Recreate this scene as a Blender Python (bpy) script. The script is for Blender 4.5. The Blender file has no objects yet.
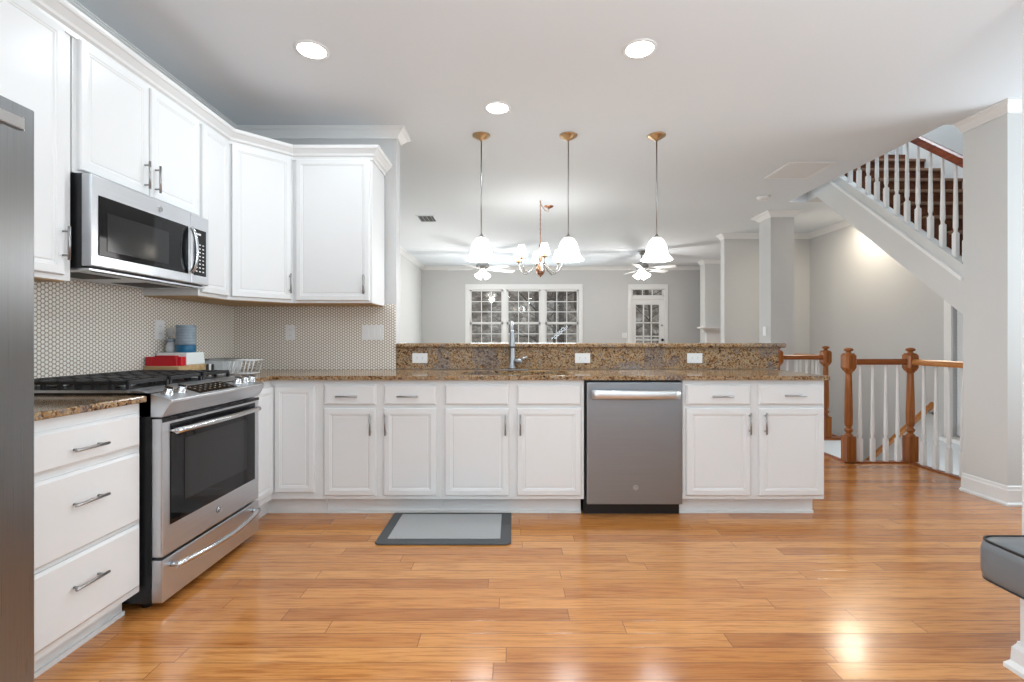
import bpy, bmesh, math, random
from mathutils import Vector, Matrix
random.seed(7)
S = bpy.context.scene
C = S.collection
PI = math.pi

# ------------------------------------------------------------------ camera, world, light, exposure
cam = bpy.data.cameras.new('camera'); camo = bpy.data.objects.new('camera', cam); C.objects.link(camo)
camo.location = (0, 0, 1.12); camo.rotation_euler = (PI/2, 0, 0)
cam.sensor_width = 36; cam.lens = 480/1024*36; cam.shift_y = -2/1024; cam.clip_start = .02; cam.clip_end = 200
S.camera = camo
S.view_settings.view_transform = 'Standard'; S.view_settings.look = 'None'
S.view_settings.gamma = 1; S.view_settings.use_curve_mapping = False
S.view_settings.exposure = 0.46

w = bpy.data.worlds.new('world'); S.world = w; w.use_nodes = True
wb = w.node_tree.nodes['Background']; wb.inputs[0].default_value = (.72, .78, .85, 1); wb.inputs[1].default_value = .9

def light(name, kind, loc, power, color=(1, 1, 1), size=.1, size_y=None, rot=(0, 0, 0), spot=None, parent=None):
    l = bpy.data.lights.new(name, kind); l.energy = power; l.color = color
    if kind == 'AREA':
        l.size = size
        if size_y: l.shape = 'RECTANGLE'; l.size_y = size_y
        else: l.shape = 'DISK'
    elif kind in ('POINT', 'SPOT'): l.shadow_soft_size = size
    if spot: l.spot_size = spot; l.spot_blend = .6
    o = bpy.data.objects.new(name, l); C.objects.link(o); o.location = loc; o.rotation_euler = rot
    if parent: o.parent = parent
    return o
COOL = (.83, .93, 1.0); NEUT = (.80, .92, 1.0); WARM = (.92, .95, 1.0)
# unseen fill lamps added at invented right-wall windows, beside and behind the camera
for wy in (-1.2, .25):
    light('daylight_fill', 'AREA', (2.30, wy, 1.55), 36, COOL, 1.2, 1.15, (0, math.radians(135), 0))
# another unseen fill lamp, added at an invented opening in the left wall
light('daylight_fill', 'AREA', (-2.06, -1.1, 1.5), 62, COOL, 1.2, 1.15, (0, math.radians(-112), 0))
# unseen fill lamp added in the passage to brighten the right-hand ceiling
light('daylight_fill', 'AREA', (4.85, 2.62, 1.5), 30, COOL, 1.1, .9, (0, math.radians(118), 0))
# far rooms: light of the triple window, the hall lamp, and added fills
light('daylight_fill', 'AREA', (.25, 10.45, 1.5), 30, COOL, 2.3, 1.5, (-PI/2, 0, 0))
light('daylight_fill', 'AREA', (-1.93, 7.2, 1.5), 20, (1, .97, .94), 1.2, 2.2, (0, math.radians(-108), 0))  # unseen fill added in front of the solid left wall to brighten the living room
light('upstairs_fill', 'AREA', (3.8, 4.6, 5.1), 45, NEUT, 1.0, 1.5)  # unseen fill added above to brighten the upper flight
light('hall_light', 'AREA', (4.2, 5.95, 2.69), 11, (1, .88, .70), .30)
light('stair_fill', 'POINT', (4.1, 4.9, -.75), 14, NEUT, .15)  # unseen fill added low in the shaft to light its walls

# ------------------------------------------------------------------ materials
def mat(name, col, rough=.5, metal=0, spec=.5, emit=None, es=0, coat=0, alpha=None, trans=0, ior=1.45):
    m = bpy.data.materials.new(name); m.use_nodes = True
    b = m.node_tree.nodes['Principled BSDF']
    b.inputs['Base Color'].default_value = (*col, 1); b.inputs['Roughness'].default_value = rough
    b.inputs['Metallic'].default_value = metal; b.inputs['Specular IOR Level'].default_value = spec
    b.inputs['Coat Weight'].default_value = coat; b.inputs['Transmission Weight'].default_value = trans
    b.inputs['IOR'].default_value = ior
    if emit: b.inputs['Emission Color'].default_value = (*emit, 1); b.inputs['Emission Strength'].default_value = es
    return m
class N:
    """node helper"""
    def __init__(s, m): s.m = m; s.t = m.node_tree; s.b = s.t.nodes['Principled BSDF']
    def new(s, typ, **kw):
        n = s.t.nodes.new(typ)
        for k, v in kw.items(): setattr(n, k, v)
        return n
    def link(s, a, b): s.t.links.new(a, b)
    def math(s, op, a, b=None, c=None):
        n = s.new('ShaderNodeMath', operation=op)
        for i, v in enumerate((a, b, c)):
            if v is None: continue
            if isinstance(v, (int, float)): n.inputs[i].default_value = v
            else: s.link(v, n.inputs[i])
        return n.outputs[0]
    def coords(s, kind='Object'):
        tc = s.new('ShaderNodeTexCoord'); return tc.outputs[kind]
    def sep(s, v):
        n = s.new('ShaderNodeSeparateXYZ'); s.link(v, n.inputs[0]); return n.outputs
    def comb(s, x, y, z=0):
        n = s.new('ShaderNodeCombineXYZ')
        for i, v in enumerate((x, y, z)):
            if isinstance(v, (int, float)): n.inputs[i].default_value = v
            else: s.link(v, n.inputs[i])
        return n.outputs[0]
    def noise(s, v, scale, detail=3, rough=.5):
        n = s.new('ShaderNodeTexNoise'); s.link(v, n.inputs['Vector']); n.inputs['Scale'].default_value = scale
        n.inputs['Detail'].default_value = detail; n.inputs['Roughness'].default_value = rough; return n.outputs['Fac']
    def ramp(s, f, stops, interp='LINEAR'):
        n = s.new('ShaderNodeValToRGB'); s.link(f, n.inputs[0]); r = n.color_ramp; r.interpolation = interp
        while len(r.elements) < len(stops): r.elements.new(.5)
        for e, (p, c) in zip(r.elements, stops): e.position = p; e.color = (*c, 1)
        return n.outputs[0]
    def mix(s, f, a, b, blend='MIX'):
        n = s.new('ShaderNodeMix', data_type='RGBA', blend_type=blend)
        for i, v in ((0, f), (6, a), (7, b)):
            if isinstance(v, (int, float)): n.inputs[i].default_value = v
            elif isinstance(v, tuple): n.inputs[i].default_value = (*v, 1)
            else: s.link(v, n.inputs[i])
        return n.outputs[2]
    def bump(s, h, strength=.2, dist=.002):
        n = s.new('ShaderNodeBump'); n.inputs['Strength'].default_value = strength; n.inputs['Distance'].default_value = dist
        s.link(h, n.inputs['Height']); s.link(n.outputs[0], s.b.inputs['Normal'])

M = {}
M['cab'] = mat('white_cabinet_paint', (.77, .77, .765), .32)
M['trim'] = mat('white_trim_paint', (.82, .82, .81), .35)
M['ceil'] = mat('ceiling_paint', (.775, .81, .84), .9, spec=.2)
M['wall'] = mat('greige_wall_paint', (.60, .60, .595), .85, spec=.25)
M['wall_light'] = mat('pale_wall_paint', (.66, .66, .645), .85, spec=.25)
M['nickel'] = mat('brushed_nickel', (.38, .375, .37), .28, 1)
M['chrome'] = mat('polished_steel', (.62, .63, .64), .18, 1)
M['black'] = mat('black_enamel', (.012, .012, .013), .3)
M['blackglass'] = mat('black_glass', (.005, .005, .006), .05, spec=.4)
M['screen'] = mat('oven_window_glass', (.014, .014, .015), .10, spec=.6)
M['iron'] = mat('cast_iron', (.02, .02, .021), .45)
M['faucet'] = mat('brushed_steel_faucet', (.33, .34, .35), .32, 1)
M['satin'] = mat('satin_steel', (.70, .70, .70), .42, 1)
M['brass'] = mat('antique_brass', (.50, .33, .18), .3, 1)
M['copper'] = mat('copper_brass', (.55, .30, .20), .25, 1)
M['plate'] = mat('white_plastic', (.80, .80, .79), .4)
M['slot'] = mat('socket_slot', (.25, .25, .25), .5)
M['shade'] = mat('lit_white_glass', (.9, .9, .88), .4, emit=(1, .97, .93), es=2.6)
M['shade_warm'] = mat('lit_fabric_shade', (.9, .88, .82), .6, emit=(1, .93, .80), es=3.5)
M['lens'] = mat('lamp_lens', (.9, .9, .9), .4, emit=(1, .99, .97), es=7)
M['bulb'] = mat('lit_bulb', (.9, .9, .9), .4, emit=(1, .95, .88), es=12)
M['red'] = mat('red_plastic', (.60, .008, .018), .4)
M['blue'] = mat('teal_plastic', (.01, .12, .24), .35)
M['greyblue'] = mat('grey_blue_paper', (.27, .33, .38), .6)
M['cream'] = mat('pale_card', (.80, .82, .80), .6)
M['maple'] = mat('pale_maple', (.55, .36, .17), .45)
M['vinyl'] = mat('grey_vinyl', (.17, .18, .19), .33)
M['piping'] = mat('black_piping', (.01, .01, .01), .4)
M['grille'] = mat('grille_shadow', (.10, .10, .10), .8)
M['clear'] = mat('clear_plastic', (.75, .78, .80), .25, trans=.35)
M['beige'] = mat('bounce_beige', (.48, .44, .38), .95, spec=.1)
M['ply'] = mat('raw_plywood', (.50, .33, .16), .6)
M['rubber'] = mat('grey_rubber_border', (.085, .088, .09), .7)
M['sinksteel'] = mat('sink_steel', (.35, .33, .31), .3, 1)

def steel(name, axis, col=(.50, .50, .50), rough=.27):
    m = mat(name, col, rough, 1); n = N(m)
    s = n.sep(n.coords()); a = [s[0], s[1], s[2]]
    sc = [n.math('MULTIPLY', a[i], 2.0 if i == axis else 500) for i in range(3)]
    f = n.noise(n.comb(*sc), 1, 2)
    n.link(n.math('MULTIPLY_ADD', f, .14, rough-.07), n.b.inputs['Roughness'])
    n.link(n.ramp(f, [(.3, tuple(c*.94 for c in col)), (.7, tuple(min(1, c*1.05) for c in col))]), n.b.inputs['Base Color'])
    return m
M['steel'] = steel('brushed_steel', 0, (.66, .68, .71), .34)
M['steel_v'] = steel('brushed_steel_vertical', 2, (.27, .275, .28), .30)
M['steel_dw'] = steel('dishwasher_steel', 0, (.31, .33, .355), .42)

def floor_mat():
    m = mat('oak_floor', (.5, .25, .1), .2); n = N(m)
    x, y, z = n.sep(n.coords())
    W, L = .083, 1.15
    r = n.math('DIVIDE', y, W); row = n.math('FLOOR', r); fr = n.math('FRACT', r)
    wn = n.new('ShaderNodeTexWhiteNoise', noise_dimensions='1D'); n.link(row, wn.inputs['W'])
    xs = n.math('ADD', n.math('DIVIDE', x, L), n.math('MULTIPLY', wn.outputs[0], 7.3))
    idx = n.math('FLOOR', xs); fx = n.math('FRACT', xs)
    w2 = n.new('ShaderNodeTexWhiteNoise', noise_dimensions='2D'); n.link(n.comb(row, idx), w2.inputs['Vector'])
    tone = w2.outputs[0]
    v = n.comb(n.math('ADD', n.math('MULTIPLY', x, 2.4), n.math('MULTIPLY', tone, 37)), n.math('MULTIPLY', y, 38), n.math('MULTIPLY', row, 3.1))
    g1 = n.noise(v, 2.2, 5, .6)
    v2 = n.comb(n.math('MULTIPLY', x, 5), n.math('MULTIPLY', y, 230), n.math('MULTIPLY', tone, 11))
    g2 = n.noise(v2, 1.3, 3, .6)
    base = n.ramp(tone, [(0, (.45, .165, .040)), (.45, (.57, .228, .058)), (1, (.68, .305, .092))])
    gr = n.ramp(g1, [(.35, (.74, .63, .52)), (.5, (1, 1, 1)), (.62, (1.08, 1.10, 1.12))])
    c = n.mix(1.0, base, gr, 'MULTIPLY')
    gr2 = n.ramp(g2, [(.35, (.80, .74, .68)), (.55, (1, 1, 1))])
    c = n.mix(.8, c, gr2, 'MULTIPLY')
    # seams
    e1 = n.math('MINIMUM', fr, n.math('SUBTRACT', 1, fr)); e1 = n.math('MULTIPLY', e1, W)
    e2 = n.math('MINIMUM', fx, n.math('SUBTRACT', 1, fx)); e2 = n.math('MULTIPLY', e2, L)
    e = n.math('MINIMUM', e1, e2)
    seam = n.math('LESS_THAN', e, .0013)
    c = n.mix(n.math('MULTIPLY', seam, .80), c, (.10, .035, .012))
    n.link(c, n.b.inputs['Base Color'])
    rg = n.noise(n.coords(), 3, 2)
    n.link(n.math('MULTIPLY_ADD', rg, .10, .13), n.b.inputs['Roughness'])
    h = n.math('ADD', n.math('MULTIPLY', n.math('MINIMUM', e, .003), 300), n.math('ADD', n.math('MULTIPLY', g1, .35), n.math('MULTIPLY', tone, .25)))
    n.bump(h, .22, .0015)
    n.b.inputs['Coat Weight'].default_value = .5; n.b.inputs['Coat Roughness'].default_value = .17
    return m
M['floor'] = floor_mat()

def granite():
    m = mat('brown_granite', (.4, .3, .2), .12); n = N(m); co = n.coords()
    vo = n.new('ShaderNodeTexVoronoi', feature='F1'); n.link(co, vo.inputs['Vector']); vo.inputs['Scale'].default_value = 120
    vr = n.sep(vo.outputs['Color'])[0]
    a = n.noise(co, 22, 6, .7)
    mixv = n.math('ADD', n.math('MULTIPLY', a, .95), n.math('MULTIPLY', vr, .42))
    c = n.ramp(mixv, [(.40, (.014, .009, .007)), (.50, (.085, .036, .015)), (.58, (.22, .11, .042)), (.69, (.34, .20, .09)), (.80, (.43, .31, .18)), (.92, (.16, .14, .13))])
    big = n.noise(co, 4, 3)
    c = n.mix(n.math('MULTIPLY', n.math('GREATER_THAN', big, .6), .35), c, (.10, .11, .14))
    n.link(c, n.b.inputs['Base Color'])
    return m
M['granite'] = granite()

def penny(name, ui):
    m = mat(name, (.7, .7, .65), .3); n = N(m); s = n.sep(n.coords()); u = s[ui]; v = s[2]
    p = .0205; c = p*math.sqrt(3)
    def d(off):
        fu = n.math('MULTIPLY', n.math('SUBTRACT', n.math('FRACT', n.math('ADD', n.math('DIVIDE', u, c), off)), .5), c)
        fv = n.math('MULTIPLY', n.math('SUBTRACT', n.math('FRACT', n.math('ADD', n.math('DIVIDE', v, p), off)), .5), p)
        return n.math('SQRT', n.math('ADD', n.math('MULTIPLY', fu, fu), n.math('MULTIPLY', fv, fv)))
    dd = n.math('MINIMUM', d(0.0), d(.5))
    f = n.new('ShaderNodeMapRange'); n.link(dd, f.inputs[0]); f.inputs[1].default_value = p*.33; f.inputs[2].default_value = p*.44
    f = f.outputs[0]
    n.link(n.mix(f, (.90, .865, .80), (.42, .34, .26)), n.b.inputs['Base Color'])
    n.link(n.math('MULTIPLY_ADD', f, .5, .2), n.b.inputs['Roughness'])
    n.bump(n.math('SUBTRACT', 1, f), .35, .002)
    return m
M['penny_y'] = penny('penny_tile_left', 1); M['penny_x'] = penny('penny_tile_back', 0)

def wood(name, c1, c2, axis=2, rough=.28):
    m = mat(name, c1, rough); n = N(m); s = n.sep(n.coords())
    sc = [n.math('MULTIPLY', s[i], 2.5 if i == axis else 38) for i in range(3)]
    f = n.noise(n.comb(*sc), 1, 4, .6)
    n.link(n.ramp(f, [(.35, c1), (.65, c2)]), n.b.inputs['Base Color']); return m
M['oak_v'] = wood('oak_post', (.21, .058, .010), (.39, .130, .025))
M['oak_x'] = wood('oak_rail', (.20, .050, .010), (.34, .10, .02), 0)
M['oak_y'] = wood('oak_rail_deep', (.36, .12, .024), (.55, .23, .055), 1)
M['mahog'] = wood('mahogany_rail', (.15, .028, .010), (.26, .06, .022), 1, .2)
M['board'] = wood('cutting_board', (.42, .27, .12), (.60, .42, .22), 0, .5)
def carpet():
    m = mat('brown_carpet', (.10, .045, .025), .95, spec=.1); n = N(m)
    f = n.noise(n.coords(), 160, 3, .7); g = n.noise(n.coords(), 9, 2)
    n.link(n.ramp(n.math('ADD', n.math('MULTIPLY', f, .5), n.math('MULTIPLY', g, .5)), [(.35, (.07, .022, .012)), (.65, (.20, .085, .045))]), n.b.inputs['Base Color'])
    n.bump(f, .5, .004); return m
M['carpet'] = carpet()
M['nosing'] = mat('tan_carpet_edge', (.26, .16, .11), .9, spec=.1)  # nosings a lighter tan than the steps
def matmat():
    m = mat('grey_woven_mat', (.30, .30, .30), .85, spec=.2); n = N(m)
    f = n.noise(n.coords(), 260, 2, .8)
    n.link(n.ramp(f, [(.35, (.27, .27, .27)), (.65, (.52, .51, .50))]), n.b.inputs['Base Color']); n.bump(f, .4, .002); return m
M['weave'] = matmat()
def hillmat():
    m = mat('leaf_litter', (.15, .11, .08), .95, spec=.1); n = N(m); co = n.coords()
    f = n.noise(co, 2.5, 8, .75)
    n.link(n.ramp(f, [(.38, (.13, .10, .08)), (.5, (.27, .22, .18)), (.62, (.50, .44, .38))]), n.b.inputs['Base Color']); return m
M['hill'] = hillmat()
def barkmat():
    m = mat('tree_bark', (.06, .045, .035), .95, spec=.1); n = N(m)
    f = n.noise(n.coords(), 12, 4, .7)
    n.link(n.ramp(f, [(.3, (.06, .045, .035)), (.7, (.20, .16, .13))]), n.b.inputs['Base Color']); return m
M['bark'] = barkmat()
def paneglass():
    m = bpy.data.materials.new('window_pane'); m.use_nodes = True; t = m.node_tree
    t.nodes.clear(); o = t.nodes.new('ShaderNodeOutputMaterial'); mx = t.nodes.new('ShaderNodeMixShader')
    tr = t.nodes.new('ShaderNodeBsdfTransparent'); gl = t.nodes.new('ShaderNodeBsdfGlossy'); fr = t.nodes.new('ShaderNodeFresnel')
    tr.inputs[0].default_value = (.93, .95, .95, 1); gl.inputs['Roughness'].default_value = .01; fr.inputs[0].default_value = 1.45
    t.links.new(fr.outputs[0], mx.inputs[0]); t.links.new(tr.outputs[0], mx.inputs[1]); t.links.new(gl.outputs[0], mx.inputs[2]); t.links.new(mx.outputs[0], o.inputs[0])
    return m
M['pane'] = paneglass()
M['logo'] = mat('logo_metal', (.75, .75, .75), .3, 1)
M['logo_dark'] = mat('logo_ink', (.12, .12, .13), .4)
M['blind'] = mat('white_blind', (.85, .86, .87), .6, spec=.3)

# ------------------------------------------------------------------ mesh builder
class B:
    def __init__(s): s.bm = bmesh.new()
    def _new(s, verts, M4=None, smooth=False):
        if M4 is not None: bmesh.ops.transform(s.bm, matrix=M4, verts=verts)
        if smooth:
            for f in {f for v in verts for f in v.link_faces}: f.smooth = True
        return s
    def box(s, x0, x1, y0, y1, z0, z1, bev=0, seg=2):
        r = bmesh.ops.create_cube(s.bm, size=1); vs = r['verts']
        for v in vs: v.co = Vector(((x0+x1)/2+v.co.x*(x1-x0), (y0+y1)/2+v.co.y*(y1-y0), (z0+z1)/2+v.co.z*(z1-z0)))
        if bev:
            es = list({e for v in vs for e in v.link_edges})
            bmesh.ops.bevel(s.bm, geom=es, offset=bev, segments=seg, affect='EDGES', profile=.6)
        return s
    def prism(s, pts, a0, a1, plane='yz'):
        """polygon pts extruded between a0 and a1 along the third axis"""
        def P(u, v, a): return {'yz': (a, u, v), 'xz': (u, a, v), 'xy': (u, v, a)}[plane]
        f0 = [s.bm.verts.new(P(u, v, a0)) for u, v in pts]; f1 = [s.bm.verts.new(P(u, v, a1)) for u, v in pts]
        k = len(pts)
        s.bm.faces.new(f0); s.bm.faces.new(f1[::-1])
        for i in range(k): s.bm.faces.new((f0[i], f1[i], f1[(i+1) % k], f0[(i+1) % k]))
        return s
    def lathe(s, prof, c=(0, 0, 0), n=24, axis='z', smooth=True, cap=True, M4=None):
        rings = []
        allv = []
        for r, z in prof:
            ring = []
            for i in range(n):
                a = 2*PI*i/n; p = (r*math.cos(a), r*math.sin(a), z)
                if axis == 'y': p = (p[0], p[2], p[1])
                if axis == 'x': p = (p[2], p[0], p[1])
                v = s.bm.verts.new(Vector(p)); ring.append(v); allv.append(v)
            rings.append(ring)
        for a, b in zip(rings, rings[1:]):
            for i in range(n):
                f = s.bm.faces.new((a[i], a[(i+1) % n], b[(i+1) % n], b[i])); f.smooth = smooth
        if cap:
            s.bm.faces.new(rings[0][::-1]); s.bm.faces.new(rings[-1])
        if M4 is not None: bmesh.ops.transform(s.bm, matrix=M4, verts=allv)
        bmesh.ops.translate(s.bm, vec=Vector(c), verts=allv)
        return s
    def tube(s, pts, r, n=10, cap=True, flat=1.0, up=None):
        pts = [Vector(p) for p in pts]; rs = r if isinstance(r, (list, tuple)) else [r]*len(pts)
        rings = []; prev = Vector(up) if up else None
        for i, p in enumerate(pts):
            t = (pts[min(i+1, len(pts)-1)]-pts[max(i-1, 0)]).normalized()
            if prev is None: prev = t.orthogonal()
            a = (prev-t*prev.dot(t)); a = a.normalized() if a.length > 1e-6 else t.orthogonal().normalized()
            prev = a; b = t.cross(a)
            rings.append([s.bm.verts.new(p+(a*math.cos(2*PI*k/n)+b*math.sin(2*PI*k/n)*flat)*rs[i]) for k in range(n)])
        for a, b in zip(rings, rings[1:]):
            for i in range(n):
                f = s.bm.faces.new((a[i], a[(i+1) % n], b[(i+1) % n], b[i])); f.smooth = True
        if cap: s.bm.faces.new(rings[0][::-1]); s.bm.faces.new(rings[-1])
        return s
    def slab(s, us, vs, holes, w0, w1, plane='xy'):
        """grid of cells over us x vs with rectangular holes (u0,u1,v0,v1), thickness w0..w1"""
        us = sorted(set(list(us)+[h[i] for h in holes for i in (0, 1) if us[0] < h[i] < us[-1]]))
        vs = sorted(set(list(vs)+[h[i] for h in holes for i in (2, 3) if vs[0] < h[i] < vs[-1]]))
        def P(u, v, a): return {'yz': (a, u, v), 'xz': (u, a, v), 'xy': (u, v, a)}[plane]
        V = {}
        def vert(i, j, k):
            if (i, j, k) not in V: V[i, j, k] = s.bm.verts.new(P(us[i], vs[j], (w0, w1)[k]))
            return V[i, j, k]
        def solid(i, j):
            if i < 0 or j < 0 or i >= len(us)-1 or j >= len(vs)-1: return False
            u = (us[i]+us[i+1])/2; v = (vs[j]+vs[j+1])/2
            return not any(h[0] < u < h[1] and h[2] < v < h[3] for h in holes)
        for i in range(len(us)-1):
            for j in range(len(vs)-1):
                if not solid(i, j): continue
                for k in (0, 1): s.bm.faces.new((vert(i, j, k), vert(i+1, j, k), vert(i+1, j+1, k), vert(i, j+1, k)))
                for (di, dj, a, b) in ((-1, 0, (i, j), (i, j+1)), (1, 0, (i+1, j), (i+1, j+1)), (0, -1, (i, j), (i+1, j)), (0, 1, (i, j+1), (i+1, j+1))):
                    if not solid(i+di, j+dj): s.bm.faces.new((vert(*a, 0), vert(*b, 0), vert(*b, 1), vert(*a, 1)))
        return s
    def panel(s, x0, x1, z0, z1, y, prof):
        """nested rectangles facing -y: prof = [(inset, height above y)]"""
        rings = []
        for ins, h in prof:
            rings.append([s.bm.verts.new((x, y-h, z)) for x, z in ((x0+ins, z0+ins), (x1-ins, z0+ins), (x1-ins, z1-ins), (x0+ins, z1-ins))])
        for a, b in zip(rings, rings[1:]):
            for i in range(4): s.bm.faces.new((a[i], a[(i+1) % 4], b[(i+1) % 4], b[i]))
        s.bm.faces.new(rings[-1]); s.bm.faces.new(rings[0][::-1])
        return s
    def sweep(s, prof, path, cap=True):
        """moulding: prof = [(out, z)], path = [(x, y)], out is to the right of travel"""
        P = [Vector(p) for p in path]; rings = []
        for i, p in enumerate(P):
            ns = []
            if i > 0: d = (P[i]-P[i-1]).normalized(); ns.append(Vector((d.y, -d.x)))
            if i < len(P)-1: d = (P[i+1]-P[i]).normalized(); ns.append(Vector((d.y, -d.x)))
            n = ns[0] if len(ns) == 1 else (ns[0]+ns[1]).normalized()
            sc = 1 if len(ns) == 1 else 1/max(.3, n.dot(ns[0]))
            rings.append([s.bm.verts.new((p.x+n.x*o*sc, p.y+n.y*o*sc, z)) for o, z in prof])
        k = len(prof)
        for a, b in zip(rings, rings[1:]):
            for i in range(k): s.bm.faces.new((a[i], a[(i+1) % k], b[(i+1) % k], b[i]))
        if cap: s.bm.faces.new(rings[0]); s.bm.faces.new(rings[-1][::-1])
        return s
    def obj(s, name, m, parent=None, bev=0, loc=None, rot=None):
        bmesh.ops.recalc_face_normals(s.bm, faces=s.bm.faces)
        me = bpy.data.meshes.new(name); s.bm.to_mesh(me); s.bm.free()
        me.materials.append(M[m] if isinstance(m, str) else m)
        o = bpy.data.objects.new(name, me); C.objects.link(o)
        if parent: o.parent = parent
        if loc: o.location = loc
        if rot: o.rotation_euler = rot
        if bev:
            md = o.modifiers.new('bevel', 'BEVEL'); md.width = bev; md.segments = 2; md.limit_method = 'ANGLE'
        return o
def tag(o, label, cat, group=None, kind=None):
    o['label'] = label; o['category'] = cat
    if group: o['group'] = group
    if kind: o['kind'] = kind
    return o
def thing(name, label, cat, loc=(0, 0, 0), rz=0, group=None):
    o = bpy.data.objects.new(name, None); C.objects.link(o); o.location = loc; o.rotation_euler = (0, 0, rz); o.empty_display_size = .1
    return tag(o, label, cat, group)
def struct(b, name, m, bev=0):
    o = b.obj(name, m, bev=bev); o['kind'] = 'structure'; return o
def copy_tree(o, parent=None):
    c = o.copy(); C.objects.link(c)
    if parent: c.parent = parent
    for ch in list(o.children): copy_tree(ch, c)
    return c

# ------------------------------------------------------------------ room shell
XL = -2.125; YB = 3.65; CZ = 2.71; FX = 4.53
def soff(y): return 1.413+.81*(y-3.70)          # underside of the upper flight
def cap(y): return 1.575+.82*(y-3.55)           # trim line along the upper flight
struct(B().slab([-2.3, 5.2], [-2.3, 10.75], [(3.04, 3.73, 4.36, 5.42), (3.60, 5.2, 3.60, 5.42), (3.73, 5.2, 5.3, 7.30)], -.28, 0), 'floor', 'floor')
struct(B().slab([-2.3, 5.2], [-2.3, 10.75], [(3.205, 4.7, 3.56, 5.57)], CZ, CZ+.30), 'ceiling', 'ceil')
struct(B().slab([-2.3, YB+.12], [0, CZ], [(-1.7, -.5, .9, 2.25)], XL-.15, XL, 'yz'), 'wall_left', 'wall')  # unseen opening added for the left fill lamp
struct(B().box(XL, -.88, YB, YB+.12, 0, CZ), 'wall_kitchen_back', 'wall')
struct(B().box(-2.14, -1.99, YB+.12, 10.6, 0, CZ), 'wall_living_left', 'wall_light')
# plain wall behind the camera; right wall with openings invented for the fill lamps
rw = [(-1.8, -.6, .9, 2.25), (-.35, .85, .9, 2.25)]
struct(B().box(XL, 2.5, -2.3, -2.15, 0, CZ), 'wall_behind', 'wall')
struct(B().slab([-2.15, 2.12], [0, CZ], rw, 2.39, 2.5, 'yz'), 'wall_right', 'wall')
struct(B().box(2.378, 2.55, 2.12, 2.24, 0, CZ, .004), 'trim_1', 'trim')          # casing on the end of the right wall
struct(B().box(3.345, 5.1, 3.24, 3.56, 0, CZ), 'wall_pier', 'wall_light')       # pier at the foot of the upper flight
struct(B().box(2.5, 5.1, 1.9, 2.0, 0, CZ), 'wall_passage', 'wall')
struct(B().slab([2.0, 3.24], [0, CZ], [(2.15, 3.09, .9, 2.1)], 4.95, 5.1, 'yz'), 'wall_passage_right', 'wall')  # opening added for the passage fill lamp
# stair hall right wall with window_3
hw = (4.10, 4.93, .12, 2.0)
struct(B().slab([3.56, 7.30], [-3, 5.4], [hw], FX, FX+.15, 'yz'), 'wall_hall_right', 'wall')
struct(B().box(3.23, 5.1, 7.30, 7.43, -3, CZ), 'wall_hall_far', 'wall')
struct(B().box(4.95, 5.1, 7.43, 10.6, 0, CZ), 'wall_living_right', 'wall')
# living-room far wall with window_1 (triple) and door_1
FW = 10.6
win = (-.985, 1.515, .55, 2.24); dr = (2.60, 3.40, 0, 2.24)
struct(B().slab([-2.14, 5.1], [0, CZ], [win, dr], FW, FW+.15, 'xz'), 'wall_far', 'wall')
struct(B().box(3.90, 4.95, 9.70, 9.95, 0, CZ), 'wall_chimney', 'wall_light')
# free-standing column
struct(B().box(3.235, 3.525, 6.0, 6.28, 0, CZ), 'wall_column', 'wall')
# half wall under the raised bar
struct(B().box(-.88, 2.02, YB+.005, YB+.13, 0, 1.052), 'wall_bar', 'trim')
# upper flight: stringer wall, soffit, inner wall, floor-above walls
struct(B().prism([(3.56, soff(3.56)), (5.57, min(soff(5.57), 2.95)), (5.57, 3.0), (cap(3.56)and 5.25, cap(5.25)+.09), (3.56, cap(3.56)+.09)], 3.345, 3.42), 'wall_stair', 'wall_light')
struct(B().prism([(3.56, soff(3.56)+.002), (5.302, CZ), (5.57, CZ), (5.57, 2.95), (5.2, 2.62+.25), (3.56, soff(3.56)+.1)], 3.42, FX), 'ceiling_soffit', 'wall_light')
struct(B().prism([(3.56, soff(3.56)+.1), (5.57, 2.95), (5.57, 5.4), (3.56, 5.4)], 4.33, FX-.001), 'wall_upper_stair', 'wall')
struct(B().box(3.0, FX, 7.3, 7.45, CZ+.3, 5.4), 'wall_upper_far', 'wall')
struct(B().box(3.0, 5.1, 3.3, 3.56, CZ+.3, 5.4), 'wall_upper_near', 'wall')
struct(B().box(2.6, 2.75, 3.3, 7.45, CZ+.3, 5.4), 'wall_upper_left', 'wall')
struct(B().box(2.6, 5.1, 3.3, 7.45, 5.4, 5.5), 'ceiling_upper', 'ceil')
# lower stair shaft
struct(B().box(3.0, 4.53, 3.5, 3.6, -3, -.28), 'wall_lower_near', 'wall')
struct(B().box(2.94, 3.04, 3.5, 7.43, -3, -.28), 'wall_lower_left', 'wall')
struct(B().box(2.94, 4.68, 3.5, 7.43, -3.1, -3), 'floor_lower', 'carpet')

# unseen beige carpet invented for the living room to neutralise orange floor bounce
struct(B().box(-1.99, 1.9, 4.0, 10.6, .001, .012).box(1.9, 2.98, 5.7, 10.6, .001, .012), 'floor_bounce_sheet', 'beige')
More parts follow.
